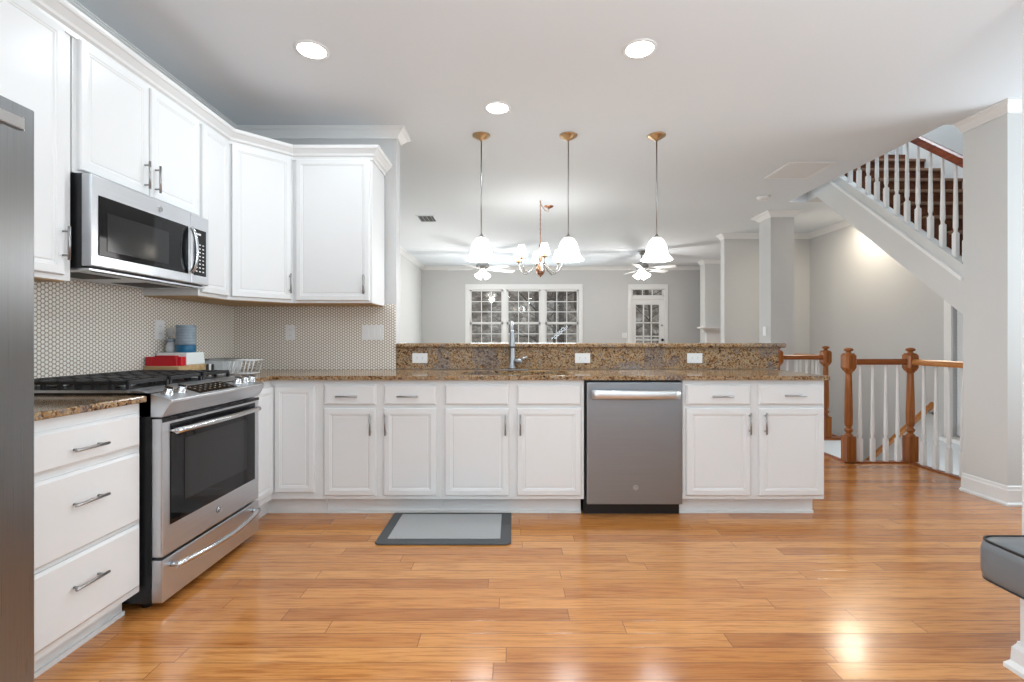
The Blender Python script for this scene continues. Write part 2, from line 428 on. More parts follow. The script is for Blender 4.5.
# trims: wall crowns
def crownprof(z, h=.068, d=.078): return [(0, z-h), (.012, z-h), (.014, z-h*.86), (.022, z-h*.74), (d*.62, z-h*.34), (d*.86, z-h*.2), (d*.9, z-h*.12), (d, z-h*.1), (d, z), (0, z)]
CP = crownprof(CZ)
k = 2
def crown(path, m='trim', prof=None):
    global k
    struct(B().sweep(prof or CP, path), 'trim_%d' % k, m); k += 1
crown([(XL, -2.1), (XL, YB), (-.88, YB), (-.88, YB+.12), (-1.99, YB+.12), (-1.99, FW), (4.95, FW), (4.95, 9.95)])
crown([(3.905, 9.95), (3.90, 9.70), (4.95, 9.70)][::-1] and [(3.90, 9.94), (3.90, 9.70), (4.94, 9.70)][::-1] and [(3.90, 9.94), (3.90, 9.70), (4.94, 9.70)])
def loopcrown(x0, x1, y0, y1): crown([((x0+x1)/2, y1), (x0, y1), (x0, y0), (x1, y0), (x1, y1), ((x0+x1)/2, y1)][::-1] and [((x0+x1)/2, y0), (x1, y0), (x1, y1), (x0, y1), (x0, y0), ((x0+x1)/2, y0)][::-1])
# orientation check: travelling +y on a wall's left side gives out=+x; a free column needs travel clockwise seen from outside
def outside(x0, x1, y0, y1): return [((x0+x1)/2, y0), (x1, y0), (x1, y1), (x0, y1), (x0, y0), ((x0+x1)/2, y0)]
crown(outside(3.235, 3.525, 6.0, 6.28))
crown([(3.23, 7.43), (3.23, 7.30), (FX, 7.30), (FX, 5.6)])
crown([(3.345, 3.56), (3.345, 3.24), (4.95, 3.24)])
BP = [(0, 0), (.03, 0), (.03, .012), (.017, .022), (.015, .10), (.011, .108), (.009, .125), (.003, .13), (0, .13)]
def base(path):
    global k
    struct(B().sweep(BP, path), 'baseboard_%d' % k, 'trim'); k += 1
base([(3.345, 3.56), (3.345, 3.24), (4.95, 3.24)])
base(outside(3.235, 3.525, 6.0, 6.28))
base([(3.23, 7.43), (3.23, 7.30), (3.72, 7.30)])
base([(-1.99, YB+.13), (-1.99, FW), (2.45, FW)])
base([(3.55, FW), (4.95, FW)])
# trim moulding along the upper flight
struct(B().prism([(3.56, cap(3.56)-.03), (5.08, cap(5.08)-.03), (5.08, cap(5.08)), (3.56, cap(3.56))], 3.327, 3.345), 'trim_%d' % k, 'trim'); k += 1
# skirt board beside treads on the inner wall
struct(B().prism([(3.56, 1.72), (5.3, 3.13), (5.3, 3.33), (3.56, 1.97)], 4.312, 4.33), 'trim_%d' % k, 'trim'); k += 1
# stair opening edges: oak nosing and white fascia
struct(B().box(3.0, 3.6, 4.33, 4.39, -.02, .012, .005).box(3.57, 3.63, 3.60, 4.39, -.02, .012, .005).box(3.02, 3.06, 4.36, 5.42, -.02, .012, .005).box(3.02, 3.75, 5.39, 5.46, -.02, .012, .005).box(3.71, 3.75, 5.42, 7.3, -.02, .012, .005), 'trim_%d' % k, 'oak_x'); k += 1
struct(B().box(3.04, 3.735, 5.408, 5.42, -.28, -.02).box(3.04, 3.052, 4.37, 5.41, -.28, -.02), 'trim_%d' % k, 'trim'); k += 1
# tiled backsplashes (mounted on the walls)
struct(B().box(XL, XL+.008, 1.30, YB, .885, 1.44), 'trim_%d' % k, 'penny_y'); k += 1
struct(B().box(XL+.008, -.882, YB-.008, YB, .885, 1.385), 'trim_%d' % k, 'penny_x'); k += 1

# ------------------------------------------------------------------ windows and door
def sash(b, x0, x1, z0, z1, cols, rows, y0, y1, fr=.035, mu=.016, zs=None):
    b.box(x0, x0+fr, y0, y1, z0, z1).box(x1-fr, x1, y0, y1, z0, z1).box(x0, x1, y0, y1, z0, z0+fr).box(x0, x1, y0, y1, z1-fr, z1)
    for i in range(1, cols):
        c = x0+fr+(x1-x0-2*fr)*i/cols; b.box(c-mu/2, c+mu/2, y0+.004, y1-.004, z0+fr, z1-fr)
    for z in (zs if zs is not None else [z0+fr+(z1-z0-2*fr)*j/rows for j in range(1, rows)]):
        b.box(x0+fr, x1-fr, y0+.004, y1-.004, z-mu/2, z+mu/2)
wt = thing('window_1', 'white triple window with small square panes looking onto bare trees', 'window', ((win[0]+win[1])/2, FW, win[2])); wt['kind'] = 'structure'
cx = (win[0]+win[1])/2
b = B(); hw2 = 1.25
b.box(-hw2-.045, -hw2+.045, -.02, .02, -.05, 1.69+.09, .004).box(hw2-.045, hw2+.045, -.02, .02, -.05, 1.78, .004).box(-hw2-.045, hw2+.045, -.022, .02, 1.66, 1.78, .004).box(-hw2-.07, hw2+.07, -.05, .02, -.06, -.02, .004)
b.obj('window_frame', 'trim', wt)
xs = [(-.93, -.20), (-.115, .63), (.735, 1.47)]
b = B()
for a, c in ((-.985, -.93), (-.20, -.115), (.63, .735), (1.47, 1.515)): b.box(a-cx, c-cx, -.012, .10, 0, 1.66)
b.obj('mullion', 'trim', wt)
for a, c in xs:
    b = B(); sash(b, a-cx, c-cx, .91, 1.66, 3, 3, .02, .05); so = b.obj('upper_sash', 'trim', wt)
    B().box(a-cx+.03, c-cx-.03, .033, .037, .94, 1.63).obj('pane', 'pane', so)
    b = B(); sash(b, a-cx, c-cx, .02, .93, 3, 4, .055, .085); so = b.obj('lower_sash', 'trim', wt)
    B().box(a-cx+.03, c-cx-.03, .068, .072, .05, .90).obj('pane', 'pane', so)
d = thing('door_1', 'white glazed patio door with transom window above', 'door', (3.0, FW, 0)); d['kind'] = 'structure'
B().box(-.44, -.365, -.02, .02, 0, 2.31, .004).box(.365, .44, -.02, .02, 0, 2.31, .004).box(-.44, .44, -.022, .02, 2.22, 2.33, .004).box(-.37, .37, -.015, .08, 2.00, 2.06, .003).obj('door_frame', 'trim', d)
b = B(); sash(b, -.365, .365, 2.05, 2.25, 3, 1, .02, .06, .04, .014); t_ = b.obj('transom', 'trim', d)
B().box(-.33, .33, .038, .042, 2.08, 2.22).obj('pane', 'pane', t_)
b = B(); dz = 1.10
b.slab([-.36, .36], [.01, 2.0], [(-.26, .26, .35, 1.88)], .02, .06, 'xz')
for c in (-.087, .087): b.box(c-.012, c+.012, .024, .056, .35, 1.88)
for z in (.62, .86, 1.10, 1.18, 1.48): b.box(-.26, .26, .024, .056, z-.012, z+.012)
do = b.obj('door_slab', 'trim', d)
B().box(-.26, .26, .038, .042, .35, 1.88).obj('pane', 'pane', do)
B().lathe([(.012, 0), (.012, .03), (.028, .035), (.03, .055), (.02, .065)], (.315, .02, 1.10), 14, 'y', M4=Matrix.Scale(-1, 4, (0, 1, 0))).obj('knob', 'black', do)
B().lathe([(.022, 0), (.022, .015)], (.315, .005, 1.42), 14, 'y').obj('deadbolt', 'nickel', do)
# stair hall window with blinds
h = thing('window_2', 'tall stair hall window with white horizontal blinds', 'window', (FX, 4.515, .12), PI/2); h['kind'] = 'structure'
b = B(); sash(b, -.415, .415, 0, 1.88, 1, 2, -.10, -.06); so = b.obj('window_sash', 'trim', h)
B().box(-.38, .38, -.082, -.078, .03, 1.85).obj('pane', 'pane', so)
B().box(-.50, -.415, -.0, .02, -.08, 1.96, .003).box(.415, .50, -.0, .02, -.08, 1.96, .003).box(-.5, .5, 0, .022, 1.88, 1.97, .003).box(-.53, .53, -.0, .05, -.06, -.02, .003).obj('window_frame', 'trim', h)
b = B()
for i in range(52):
    z = .03+i*.035; b.prism([(-.034, z-.018), (-.026, z+.020), (-.0245, z+.0205), (-.0325, z-.0175)], -.40, .40)
bl = b.obj('blind_slats', 'blind', h)
# unseen windows added around the right-wall openings of the fill lamps
for i, (x0, x1, z0, z1) in enumerate(rw):
    t = thing('window_%d' % (3+i), 'unseen white framed window added for fill light beside the viewpoint', 'window', (2.39, (x0+x1)/2, z0), -PI/2); t['kind'] = 'structure'
    hh = (x1-x0)/2
    B().slab([-hh-.07, hh+.07], [-.07, z1-z0+.07], [(-hh, hh, 0, z1-z0)], -.02, 0, 'xz').obj('window_frame', 'trim', t)
    B().box(-hh, hh, .05, .055, 0, z1-z0).obj('pane', 'pane', t)

# ------------------------------------------------------------------ cabinets
DOORP = [(0, 0), (0, .014), (.004, .019), (.034, .020), (.038, .0175), (.043, .0175), (.047, .0150), (.052, .0145), (.055, .0165)]
DRAWP = [(0, 0), (0, .012), (.006, .0165), (.010, .020)]
def pull(parent, x, z, vertical, y=-.02, L=.133):
    b = B()
    g = .025
    if vertical:
        b.tube([(x, y-g, z-L/2), (x, y-g, z+L/2)], .0055, 10)
        for s in (-1, 1): b.tube([(x, y, z+s*L*.36), (x, y-g, z+s*L*.36)], .0045, 8)
    else:
        b.tube([(x-L/2, y-g, z), (x+L/2, y-g, z)], .0055, 10)
        for s in (-1, 1): b.tube([(x+s*L*.36, y, z), (x+s*L*.36, y-g, z)], .0045, 8)
    return b.obj('handle', 'nickel', parent)
def front(root, kind, x0, x1, z0, z1, hx=None, hz=None, vert=None, name=None, y=0):
    b = B().panel(x0, x1, z0, z1, y, DOORP if kind == 'door' else DRAWP)
    o = b.obj(name or kind, 'cab', root)
    if hx is not None: pull(o, hx, hz, vert if vert is not None else kind == 'door', y-.02)
    return o
def basecab(name, label, loc, rz, W, fronts, toe=.11, D=.60, toe_r=0, H=.862, hollow=False):
    t = thing(name, label, 'cabinet', loc, rz)
    if hollow: B().slab([0, W], [0, D], [(.02, W-.02, .02, D-.02)], toe, H).obj('body', 'cab', t)
    else: B().box(0, W, 0, D, toe, H).obj('body', 'cab', t)
    B().box(.0, W-toe_r, .07, D, 0, toe).box(0, W-toe_r, .058, .07, 0, .016).obj('toe_kick', 'cab', t)
    for f in fronts: front(t, *f)
    return t
FY = 3.03; s0 = 480/3.02
def PX(x): return (x-512)/s0
def PZ(y): return 1.12-(y-339)/s0
dt, db, ot, ob = .833, .706, .684, .137
# left drawer base
basecab('drawer_cabinet', 'white three-drawer base cabinet between the refrigerator and the range', (-1.515, 1.43, 0), PI/2, .52, [
    ('drawer', .02, .505, .69, .822, .256, .742), ('drawer', .02, .505, .39, .665, .256, .556), ('drawer', .02, .505, .125, .375, .256, .272)], toe=.095)
# corner base (blind / lazy susan)
cxx = -1.515
t = thing('corner_base_cabinet', 'white corner base cabinet beside the range with folding doors', 'cabinet', (cxx, FY, 0))
B().prism([(-.60, -.275), (0, -.275), (0, 0), (.324, 0), (.324, .60), (-.60, .60)], .11, .862, 'xy').obj('body', 'cab', t)
B().prism([(-.60, -.275), (-.06, -.275), (-.06, .06), (.324, .06), (.324, .60), (-.60, .60)], 0, .11, 'xy').obj('toe_kick', 'cab', t)
front(t, 'door', .022, PX(314.6)-cxx, .155, .822, y=0)
o = B().panel(-.255, -.012, .155, .822, 0, DOORP).obj('door', 'cab', t); o.rotation_euler = (0, 0, PI/2)
# next units along the back run
x0 = cxx+.324+.001; x1 = PX(440.5)
basecab('base_cabinet', 'white base cabinet with two drawers over doors, next to the corner cabinet', (x0, FY, 0), 0, x1-x0, [
    ('drawer', PX(324.5)-x0, PX(376)-x0, db, dt, PX(348)-x0, PZ(396)), ('drawer', PX(384)-x0, PX(436.5)-x0, db, dt, PX(408.5)-x0, PZ(396)),
    ('door', PX(324.5)-x0, PX(376)-x0, ob, ot, PX(371.3)-x0, PZ(424)), ('door', PX(384)-x0, PX(436.5)-x0, ob, ot, PX(386.3)-x0, PZ(424))])
xs0 = x1+.001; x2 = PX(584)
basecab('sink_cabinet', 'white sink base cabinet with two plain false fronts, left of the dishwasher', (xs0, FY, 0), 0, x2-xs0, [
    ('drawer', PX(445)-xs0, PX(508.5)-xs0, db, dt, None, None, None, 'false_front'), ('drawer', PX(517)-xs0, PX(581)-xs0, db, dt, None, None, None, 'false_front'),
    ('door', PX(445)-xs0, PX(508.5)-xs0, ob, ot, PX(505.4)-xs0, PZ(424)), ('door', PX(517)-xs0, PX(581)-xs0, ob, ot, PX(520.2)-xs0, PZ(424))], toe_r=.01, hollow=True)
x3 = PX(683); x4 = PX(825)
basecab('base_cabinet', 'white double-door base cabinet at the open end, right of the dishwasher', (x3, FY, 0), 0, x4-x3, [
    ('drawer', PX(686)-x3, PX(750)-x3, db, dt, PX(721)-x3, PZ(396)), ('drawer', PX(758.5)-x3, PX(823)-x3, db, dt, PX(792.7)-x3, PZ(395)),
    ('door', PX(686)-x3, PX(750)-x3, ob, ot, PX(748.4)-x3, PZ(423)), ('door', PX(758.5)-x3, PX(823)-x3, ob, ot, PX(764)-x3, PZ(423))], toe_r=.03)

# upper cabinets
def uppercab(label, loc, rz, W, z0, z1, fronts, D=.325, name='wall_cabinet'):
    t = thing(name, label, 'cabinet', loc, rz)
    B().box(0, W, 0, D, z0, z1).obj('body', 'cab', t)
    B().box(.012, W-.012, .012, D-.01, z0-.004, z0+.001).obj('underside', 'ply', t)
    for f in fronts: front(t, *f)
    return t
UZ0, UZ1 = 1.37, 2.40; UX = -1.80
uppercab('tall white wall cabinet above the refrigerator side, left of the microwave', (UX, 1.40, 0), PI/2, .555, 1.355, UZ1, [
    ('door', .02, .515, 1.375, 2.36, .503, 1.50)])
uppercab('short white two-door wall cabinet directly above the microwave', (UX, 1.965, 0), PI/2, .785, 1.805, UZ1, [
    ('door', .018, .392, 1.82, 2.36, .362, 1.915), ('door', .405, .772, 1.82, 2.36, .432, 1.915)])
uppercab('narrow white wall cabinet between the microwave and the corner cabinet', (UX, 2.752, 0), PI/2, .285, UZ0, UZ1, [
    ('door', .015, .272, 1.39, 2.36)])
t = thing('corner_wall_cabinet', 'white diagonal corner wall cabinet above the tiled corner', 'cabinet', (UX, 3.04, 0))
dx = .285
B().prism([(0, 0), (dx, dx), (dx, YB-.008-3.04), (XL+.008-UX, YB-.008-3.04), (XL+.008-UX, 0)], UZ0, UZ1, 'xy').obj('body', 'cab', t)
B().prism([(0, .02), (dx-.01, dx+.01), (dx-.01, .59), (-.3, .59), (-.3, .02)], UZ0-.004, UZ0+.001, 'xy').obj('underside', 'ply', t)
o = B().panel(.018, dx*math.sqrt(2)-.018, 1.39, 2.36, 0, DOORP).obj('door', 'cab', t); o.rotation_euler = (0, 0, PI/4)
pull(o, dx*math.sqrt(2)-.032, 1.50, True)
uppercab('white single-door wall cabinet at the right end of the upper run', (UX+dx+.002, 3.325, 0), 0, .545, UZ0, UZ1, [
    ('door', .022, .530, 1.385, 2.36, .495, 1.495)], D=YB-.008-3.325)
CC = [(0, 2.355), (.008, 2.355), (.010, 2.375), (.022, 2.383), (.026, 2.395), (.048, 2.418), (.054, 2.421), (.058, 2.43), (.060, 2.442), (0, 2.442)]
o = B().sweep(CC, [(UX, 1.40), (UX, 3.04), (UX+dx, 3.325), (UX+dx+.547, 3.325), (UX+dx+.547, YB-.003)]).obj('crown_molding', 'cab'); tag(o, 'white crown molding running along the tops of the wall cabinets', 'molding')

# ------------------------------------------------------------------ counters
SX0, SX1, SY0, SY1 = -.335, .375, 3.10, 3.44
o = B().slab([XL+.009, -1.487, -1.486, 1.986], [2.728, 2.995, 3.637], [(-1.487, 3, 0, 2.995), (SX0, SX1, SY0, SY1)], .863, .890).obj('granite_countertop', 'granite', bev=.006); tag(o, 'long brown speckled granite countertop over the back base cabinets', 'countertop')
o = B().box(XL+.009, -1.487, 1.43, 1.958, .863, .890).obj('granite_countertop', 'granite', bev=.006); tag(o, 'short granite countertop on the three-drawer cabinet beside the refrigerator', 'countertop')
o = B().box(-.878, 2.02, 3.638, 3.654, .892, 1.052).obj('granite_backsplash', 'granite'); tag(o, 'brown granite backsplash panel behind the sink, under the raised bar', 'backsplash')
o = B().box(-.876, 2.07, 3.61, 3.98, 1.053, 1.088).obj('granite_bar_top', 'granite', bev=.012); tag(o, 'raised granite bar top on the half wall between kitchen and living room', 'bar top')
# sink
t = thing('sink', 'undermount sink set in the granite below the faucet', 'sink', ((SX0+SX1)/2, (SY0+SY1)/2, .695))
hx = (SX1-SX0)/2; hy = (SY1-SY0)/2
b = B().slab([-hx-.012, hx+.012], [-hy-.012, hy+.012], [(-hx, hx, -hy, hy)], -.02, .162, 'xy').box(-hx-.012, hx+.012, -hy-.012, hy+.012, -.03, -.02)
b.obj('basin', 'sinksteel', t); B().lathe([(.04, 0), (.045, .004), (.02, .006)], (0, 0, -.02)).obj('drain', 'chrome', t)
# faucet
t = thing('faucet', 'steel gooseneck pull-down faucet standing behind the sink', 'faucet', (0, 3.555, .8905))
B().prism([(-.11, -.02), (-.095, -.028), (.105, -.028), (.12, -.02), (.12, .02), (.105, .028), (-.095, .028), (-.11, .02)], 0, .007, 'xy').obj('base_plate', 'faucet', t, .003)
B().lathe([(.030, .007), (.029, .02), (.022, .03), (.021, .11), (.019, .20), (.014, .24)]).obj('body', 'faucet', t)
pts = [(0, 0, .23)]+[(0, -.065+.065*math.cos(a), .285+.065*math.sin(a)) for a in [i*PI/12 for i in range(13)]]+[(0, -.132, .27)]
B().tube(pts, .0125, 14).obj('spout', 'faucet', t)
B().lathe([(.0135, .315), (.0155, .30), (.018, .26), (.023, .205), (.024, .19), (.018, .186)], (0, -.131, -.022), 18).obj('spray_head', 'faucet', t)
b = B().lathe([(.019, 0), (.020, .045), (.015, .062)], (.012, 0, .065), 16, 'x').tube([(.060, 0, .067), (.080, -.01, .085), (.112, -.02, .098)], [.011, .009, .008], 10); b.obj('lever_handle', 'faucet', t)

# ------------------------------------------------------------------ outlets
def outlet(label, loc, rz, w=.115, h=.075, horizontal=True, toggles=0, cat='outlet', group=None):
    t = thing('switch_plate' if toggles else 'wall_outlet', label, cat, loc, rz, group)
    B().box(-w/2, w/2, -.006, 0, -h/2, h/2, .002).obj('cover_plate', 'plate', t)
    if toggles:
        for i in range(toggles):
            x = (i-(toggles-1)/2)*.046
            B().box(x-.016, x+.016, -.008, -.005, -.033, .033, .001).obj('rocker', 'plate', t)
        b = B()
    else:
        for s in (-1, 1):
            b = B()
            cx_, cz_ = (s*.021, 0) if horizontal else (0, s*.021)
            B().lathe([(.0165, 0), (.0165, .002)], (cx_, -.008, cz_), 18, 'y').obj('receptacle', 'plate', t); rc = t.children[-1]
            for q in (-1, 1):
                if horizontal: b.box(cx_-.004, cx_+.004, -.0085, -.0075, q*.006-.0012, q*.006+.0012)
                else: b.box(q*.006-.0012, q*.006+.0012, -.0085, -.0075, cz_-.004, cz_+.004)
            b.obj('slots', 'slot', rc)
    return t
def bx_(x): return (x-512)/131.9
outlet('white outlet in the granite backsplash near the tiled wall end', (bx_(420), 3.638, .975), 0)
outlet('white outlet in the granite backsplash right of the faucet', (bx_(582.5), 3.638, .975), 0)
outlet('white outlet in the granite backsplash behind the right end cabinet', (bx_(694.5), 3.638, .975), 0)
outlet('white vertical outlet on the tiled back wall under the corner cabinet', (bx_(290.5), 3.642, 1.17), 0, .072, .115, False)
outlet('white triple switch plate on the tiled back wall by its end', (bx_(372.6), 3.642, 1.17), 0, .165, .115, False, 3, 'switch')
outlet('white outlet on the left tiled wall beside the plug-in fragrance', (XL+.008, 2.88, 1.175), PI/2, .072, .115, False)
outlet('white wall switch on the column above the bar', (3.234, 6.14, 1.22), -PI/2, .072, .115, False, 1, 'switch')
outlet('small white switch left of the patio door', ((624.5-512)/45.3, 10.599, 1.2), 0, .115, .115, False, 2, 'switch')
# plug-in gadget
t = thing('plug_in_air_freshener', 'small white plug-in air freshener on the left tiled wall', 'air freshener', (XL+.009, 2.96, 1.145), PI/2)
B().box(-.018, .018, -.030, 0, -.01, .045, .007).obj('housing', 'plate', t); B().lathe([(.018, -.07), (.02, -.06), (.018, -.02), (.01, -.018)], (0, -.02, 0), 14).obj('bottle', 'clear', t)

# ------------------------------------------------------------------ range
t = thing('gas_range', 'stainless steel slide-in gas range with black oven window', 'range', (-1.434, 1.967, 0), PI/2)
W = .752
B().box(0, W, .046, .675, .035, .898).obj('body', 'black', t)
for x in (.05, W-.05):
    for y in (.10, .62): B().lathe([(.02, 0), (.02, .034)], (x, y, 0), 12).obj('foot', 'black', t)
o = B().box(.0, W, 0, .044, .222, .792, .006).obj('oven_door', 'steel', t)
g = B().box(.045, W-.045, -.003, .002, .342, .766, .002).box(.002, W-.002, -.002, .01, .776, .791).obj('door_glass', 'blackglass', o)
B().box(.13, W-.13, -.0045, -.002, .42, .69, .001).obj('oven_window', 'screen', g)
hp = [(.045+(W-.10)*i/14, -.030-.030*math.sin(PI*i/14), .735+.004*math.sin(PI*i/14)) for i in range(15)]
B().tube(hp, .0125, 12).tube([(.055, .0, .735), (.055, -.035, .735)], .011, 10).tube([(W-.065, .0, .735), (W-.065, -.035, .735)], .011, 10).obj('handle', 'chrome', o)
o2 = B().box(0, W, 0, .044, .035, .211, .005).obj('warming_drawer', 'steel', t)
hp = [(.045+(W-.10)*i/14, -.028-.045*math.sin(PI*i/14), .172) for i in range(15)]
B().tube(hp, .0125, 12).tube([(.055, .0, .172), (.055, -.035, .172)], .011, 10).tube([(W-.065, .0, .172), (W-.065, -.035, .172)], .011, 10).obj('handle', 'chrome', o2)
e = B().lathe([(.016, 0), (.017, .002), (.016, .004)], (W/2, -.0035, .288), 24, 'y').obj('emblem', 'logo_dark', o)
def ring(b, cx_, y, cz_, r, tr, a0=0, a1=2*PI, n=20): b.tube([(cx_+r*math.cos(a0+(a1-a0)*i/n), y, cz_+r*math.sin(a0+(a1-a0)*i/n)) for i in range(n+1)], tr, 6)
def monogram(b, cx_, y, cz_, r):
    ring(b, cx_, y, cz_, r, r*.07); ring(b, cx_-r*.28, y, cz_, r*.36, r*.06, .5, 5.6); ring(b, cx_+r*.30, y, cz_+r*.2, r*.22, r*.06, .8, 4.7); ring(b, cx_+r*.30, y, cz_-r*.22, r*.24, r*.06, 1.6, 5.5)
b = B(); monogram(b, W/2, -.005, .288, .0145); b.obj('monogram', 'logo', e)
# control panel
B().prism([(.0, .798), (-.034, .852), (-.040, .858), (-.040, .870), (.085, .906), (.14, .909), (.14, .798)], 0, W).obj('control_panel', 'steel', t, .003)
ang = math.atan2(.036, .125)
def on_slope(y): return .870+.036*(y+.040)/.125
R = Matrix.Rotation(ang, 4, 'X')
for kx in (.055, .135, .570, .640, .705):
    o = B().lathe([(.024, 0), (.024, .005), (.019, .008), (.0175, .026), (.015, .029)], (kx, .018, on_slope(.018)), 20, M4=R).obj('knob', 'chrome', t)
    b = B(); r_ = bmesh.ops.create_cube(b.bm, size=1)
    for v in r_['verts']: v.co = Vector((v.co.x*.008, v.co.y*.036, .030+v.co.z*.012))
    bmesh.ops.transform(b.bm, matrix=Matrix.Translation((kx, .018, on_slope(.018))) @ R, verts=r_['verts']); b.obj('grip', 'chrome', o)
b = B().prism([(-.022, on_slope(-.022)+.0005), (.068, on_slope(.068)+.0005), (.068, on_slope(.068)+.0025), (-.022, on_slope(-.022)+.0025)], .205, .50); dsp = b.obj('display', 'blackglass', t)
b = B()
for i in range(7):
    for j in range(3):
        x = .235+i*.038; y = .0+j*.022; b.prism([(y, on_slope(y)+.003), (y+.006, on_slope(y+.006)+.003), (y+.006, on_slope(y+.006)+.0034), (y, on_slope(y)+.0034)], x, x+.012)
b.obj('display_marks', 'slot', dsp)
B().box(0, W, .14, .680, .896, .909, .003).obj('cooktop', 'steel', t)
B().box(.02, W-.02, .16, .665, .909, .911).obj('burner_tray', 'black', t)
for (x, y, r) in ((.14, .27, .045), (.14, .55, .036), (.376, .41, .05), (.61, .27, .045), (.61, .55, .036)):
    o = B().lathe([(r, 0), (r, .008), (r*.75, .012)], (x, y, .911), 20).obj('burner', 'nickel', t)
    B().lathe([(r*.8, .012), (r*.82, .018), (r*.6, .021)], (x, y, .911), 20).obj('burner_cap', 'iron', o)
for i in range(3):
    a = .018+i*.2395; c = a+.233; b = B()
    z0, z1 = .934, .946
    b.box(a, c, .155, .170, z0-.004, z1, .003).box(a, c, .655, .670, z0-.004, z1, .003).box(a, a+.014, .155, .67, z0-.004, z1, .003).box(c-.014, c, .155, .67, z0-.004, z1, .003)
    for q in range(1, 7): y = .155+q*.0735; b.box(a, c, y-.005, y+.005, z0, z1+.001, .002)
    for q in (a+.075, c-.085): b.box(q, q+.01, .16, .66, z0, z1)
    for q in range(8):
        y = .158+q*.0705; b.box(a, a+.013, y-.007, y+.007, .909, z0).box(c-.013, c, y-.007, y+.007, .909, z0)
    b.obj('grate', 'iron', t)

# ------------------------------------------------------------------ microwave
t = thing('microwave', 'stainless over-the-range microwave mounted under the short wall cabinet', 'microwave', (-1.725, 1.966, 0), PI/2)
W = .765
B().box(.004, W-.004, .04, .39, 1.412, 1.802).obj('body', 'black', t)
o = B().box(0, .613, 0, .04, 1.42, 1.80, .006).obj('door', 'steel', t)
g = B().box(.035, .590, -.003, .003, 1.468, 1.720, .003).obj('door_window', 'blackglass', o)
B().box(.075, .44, -.0045, -.002, 1.492, 1.655, .001).obj('mesh_screen', 'screen', g)
hp = [(.600, -.012-.028*math.sin(PI*i/12)**.6, 1.475+.24*i/12) for i in range(13)]
B().tube(hp, .0125, 12, flat=.8).obj('handle', 'chrome', o)
o = B().box(.616, W, 0, .04, 1.42, 1.80, .006).obj('control_panel', 'steel', t)
kp = B().box(.635, .738, -.003, .003, 1.468, 1.722, .003).obj('keypad', 'blackglass', o)
b = B()
for i in range(3):
    for j in range(8): b.box(.648+i*.028, .661+i*.028, -.0036, -.0028, 1.488+j*.021, 1.494+j*.021)
b.obj('key_marks', 'plate', kp); B().box(.655, .69, -.0036, -.0028, 1.69, 1.70).obj('clock_display', 'plate', kp)
e = B().lathe([(.014, 0), (.015, .002), (.014, .003)], (.385, -.003, 1.755), 24, 'y').obj('emblem', 'logo', t)
b = B(); monogram(b, .385, -.0045, 1.755, .012); b.obj('monogram', 'logo_dark', e)
b = B().box(.01, W-.01, .015, .385, 1.404, 1.412)
b.obj('underside', 'steel', t)
b = B()
for i in range(14): b.box(.05+i*.046, .085+i*.046, .03, .045, 1.4025, 1.405)
b.box(.08, .30, .12, .30, 1.402, 1.405).box(.46, .68, .12, .30, 1.402, 1.405); b.obj('vent_grille', 'grille', t)

# ------------------------------------------------------------------ refrigerator
t = thing('refrigerator', 'stainless steel refrigerator at the left edge, partly in view', 'refrigerator', (-1.382, .50, 0), PI/2)
W = .89
B().box(.004, W-.004, .065, .72, .02, 1.765).obj('body', 'black', t)
o = B().box(0, W/2-.003, 0, .06, .05, 1.78, .006).obj('door', 'steel_v', t)
B().box(.38, .405, -.05, -.03, .80, 1.60, .005).box(.385, .40, -.035, 0, .82, .85).box(.385, .40, -.035, 0, 1.55, 1.58).obj('handle', 'chrome', o)
o = B().box(W/2+.003, W, 0, .06, .05, 1.78, .004).obj('door', 'steel_v', t)
B().box(.50, .812, -.052, -.034, 1.688, 1.722, .004).box(.53, .55, -.04, 0, 1.695, 1.715).box(.765, .785, -.04, 0, 1.695, 1.715).obj('handle', 'chrome', o)

# ------------------------------------------------------------------ dishwasher
xa, xb = PX(584.8), PX(682.5)
t = thing('dishwasher', 'stainless steel dishwasher under the counter between white cabinets', 'dishwasher', (xa+.001, FY-.01, 0))
W = xb-xa-.002
B().box(0, W, .03, .58, .10, .860).obj('body', 'black', t)
B().box(0.0, W, .06, .40, 0, .10).obj('toe_panel', 'black', t)
o = B().box(.011, W-.003, -.012, .03, .083, .848, .005).obj('door', 'steel_dw', t)
hp = [(.035+(W-.065)*i/14, -.045-.022*math.sin(PI*i/14), .775) for i in range(15)]
B().tube(hp, .028, 14, flat=.45, up=(0, 0, 1)).box(.04, .07, -.045, -.01, .760, .79).box(W-.065, W-.035, -.045, -.01, .76, .79).obj('handle', 'satin', o)
b = B(); monogram(b, W/2+.01, -.0125, .188, .014); b.obj('emblem', 'logo', o)

# ------------------------------------------------------------------ floor mat
t = thing('kitchen_mat', 'grey rectangular kitchen mat with dark rubber border before the sink cabinet', 'mat', (-.345, 2.83, 0))
x0_, x1_, y0_, y1_ = -.385, .335, -.285, .235
t.location = (-.345, 2.83, 0)
B().prism([(-.405+.02, -.228), (.34-.02, -.228), (.34, -.208), (.34, .235), (-.405, .235), (-.405, -.208)], .0005, .013, 'xy').obj('border', 'rubber', t, .005)
B().box(-.345, .28, -.170, .200, .012, .0155, .001).obj('woven_center', 'weave', t)

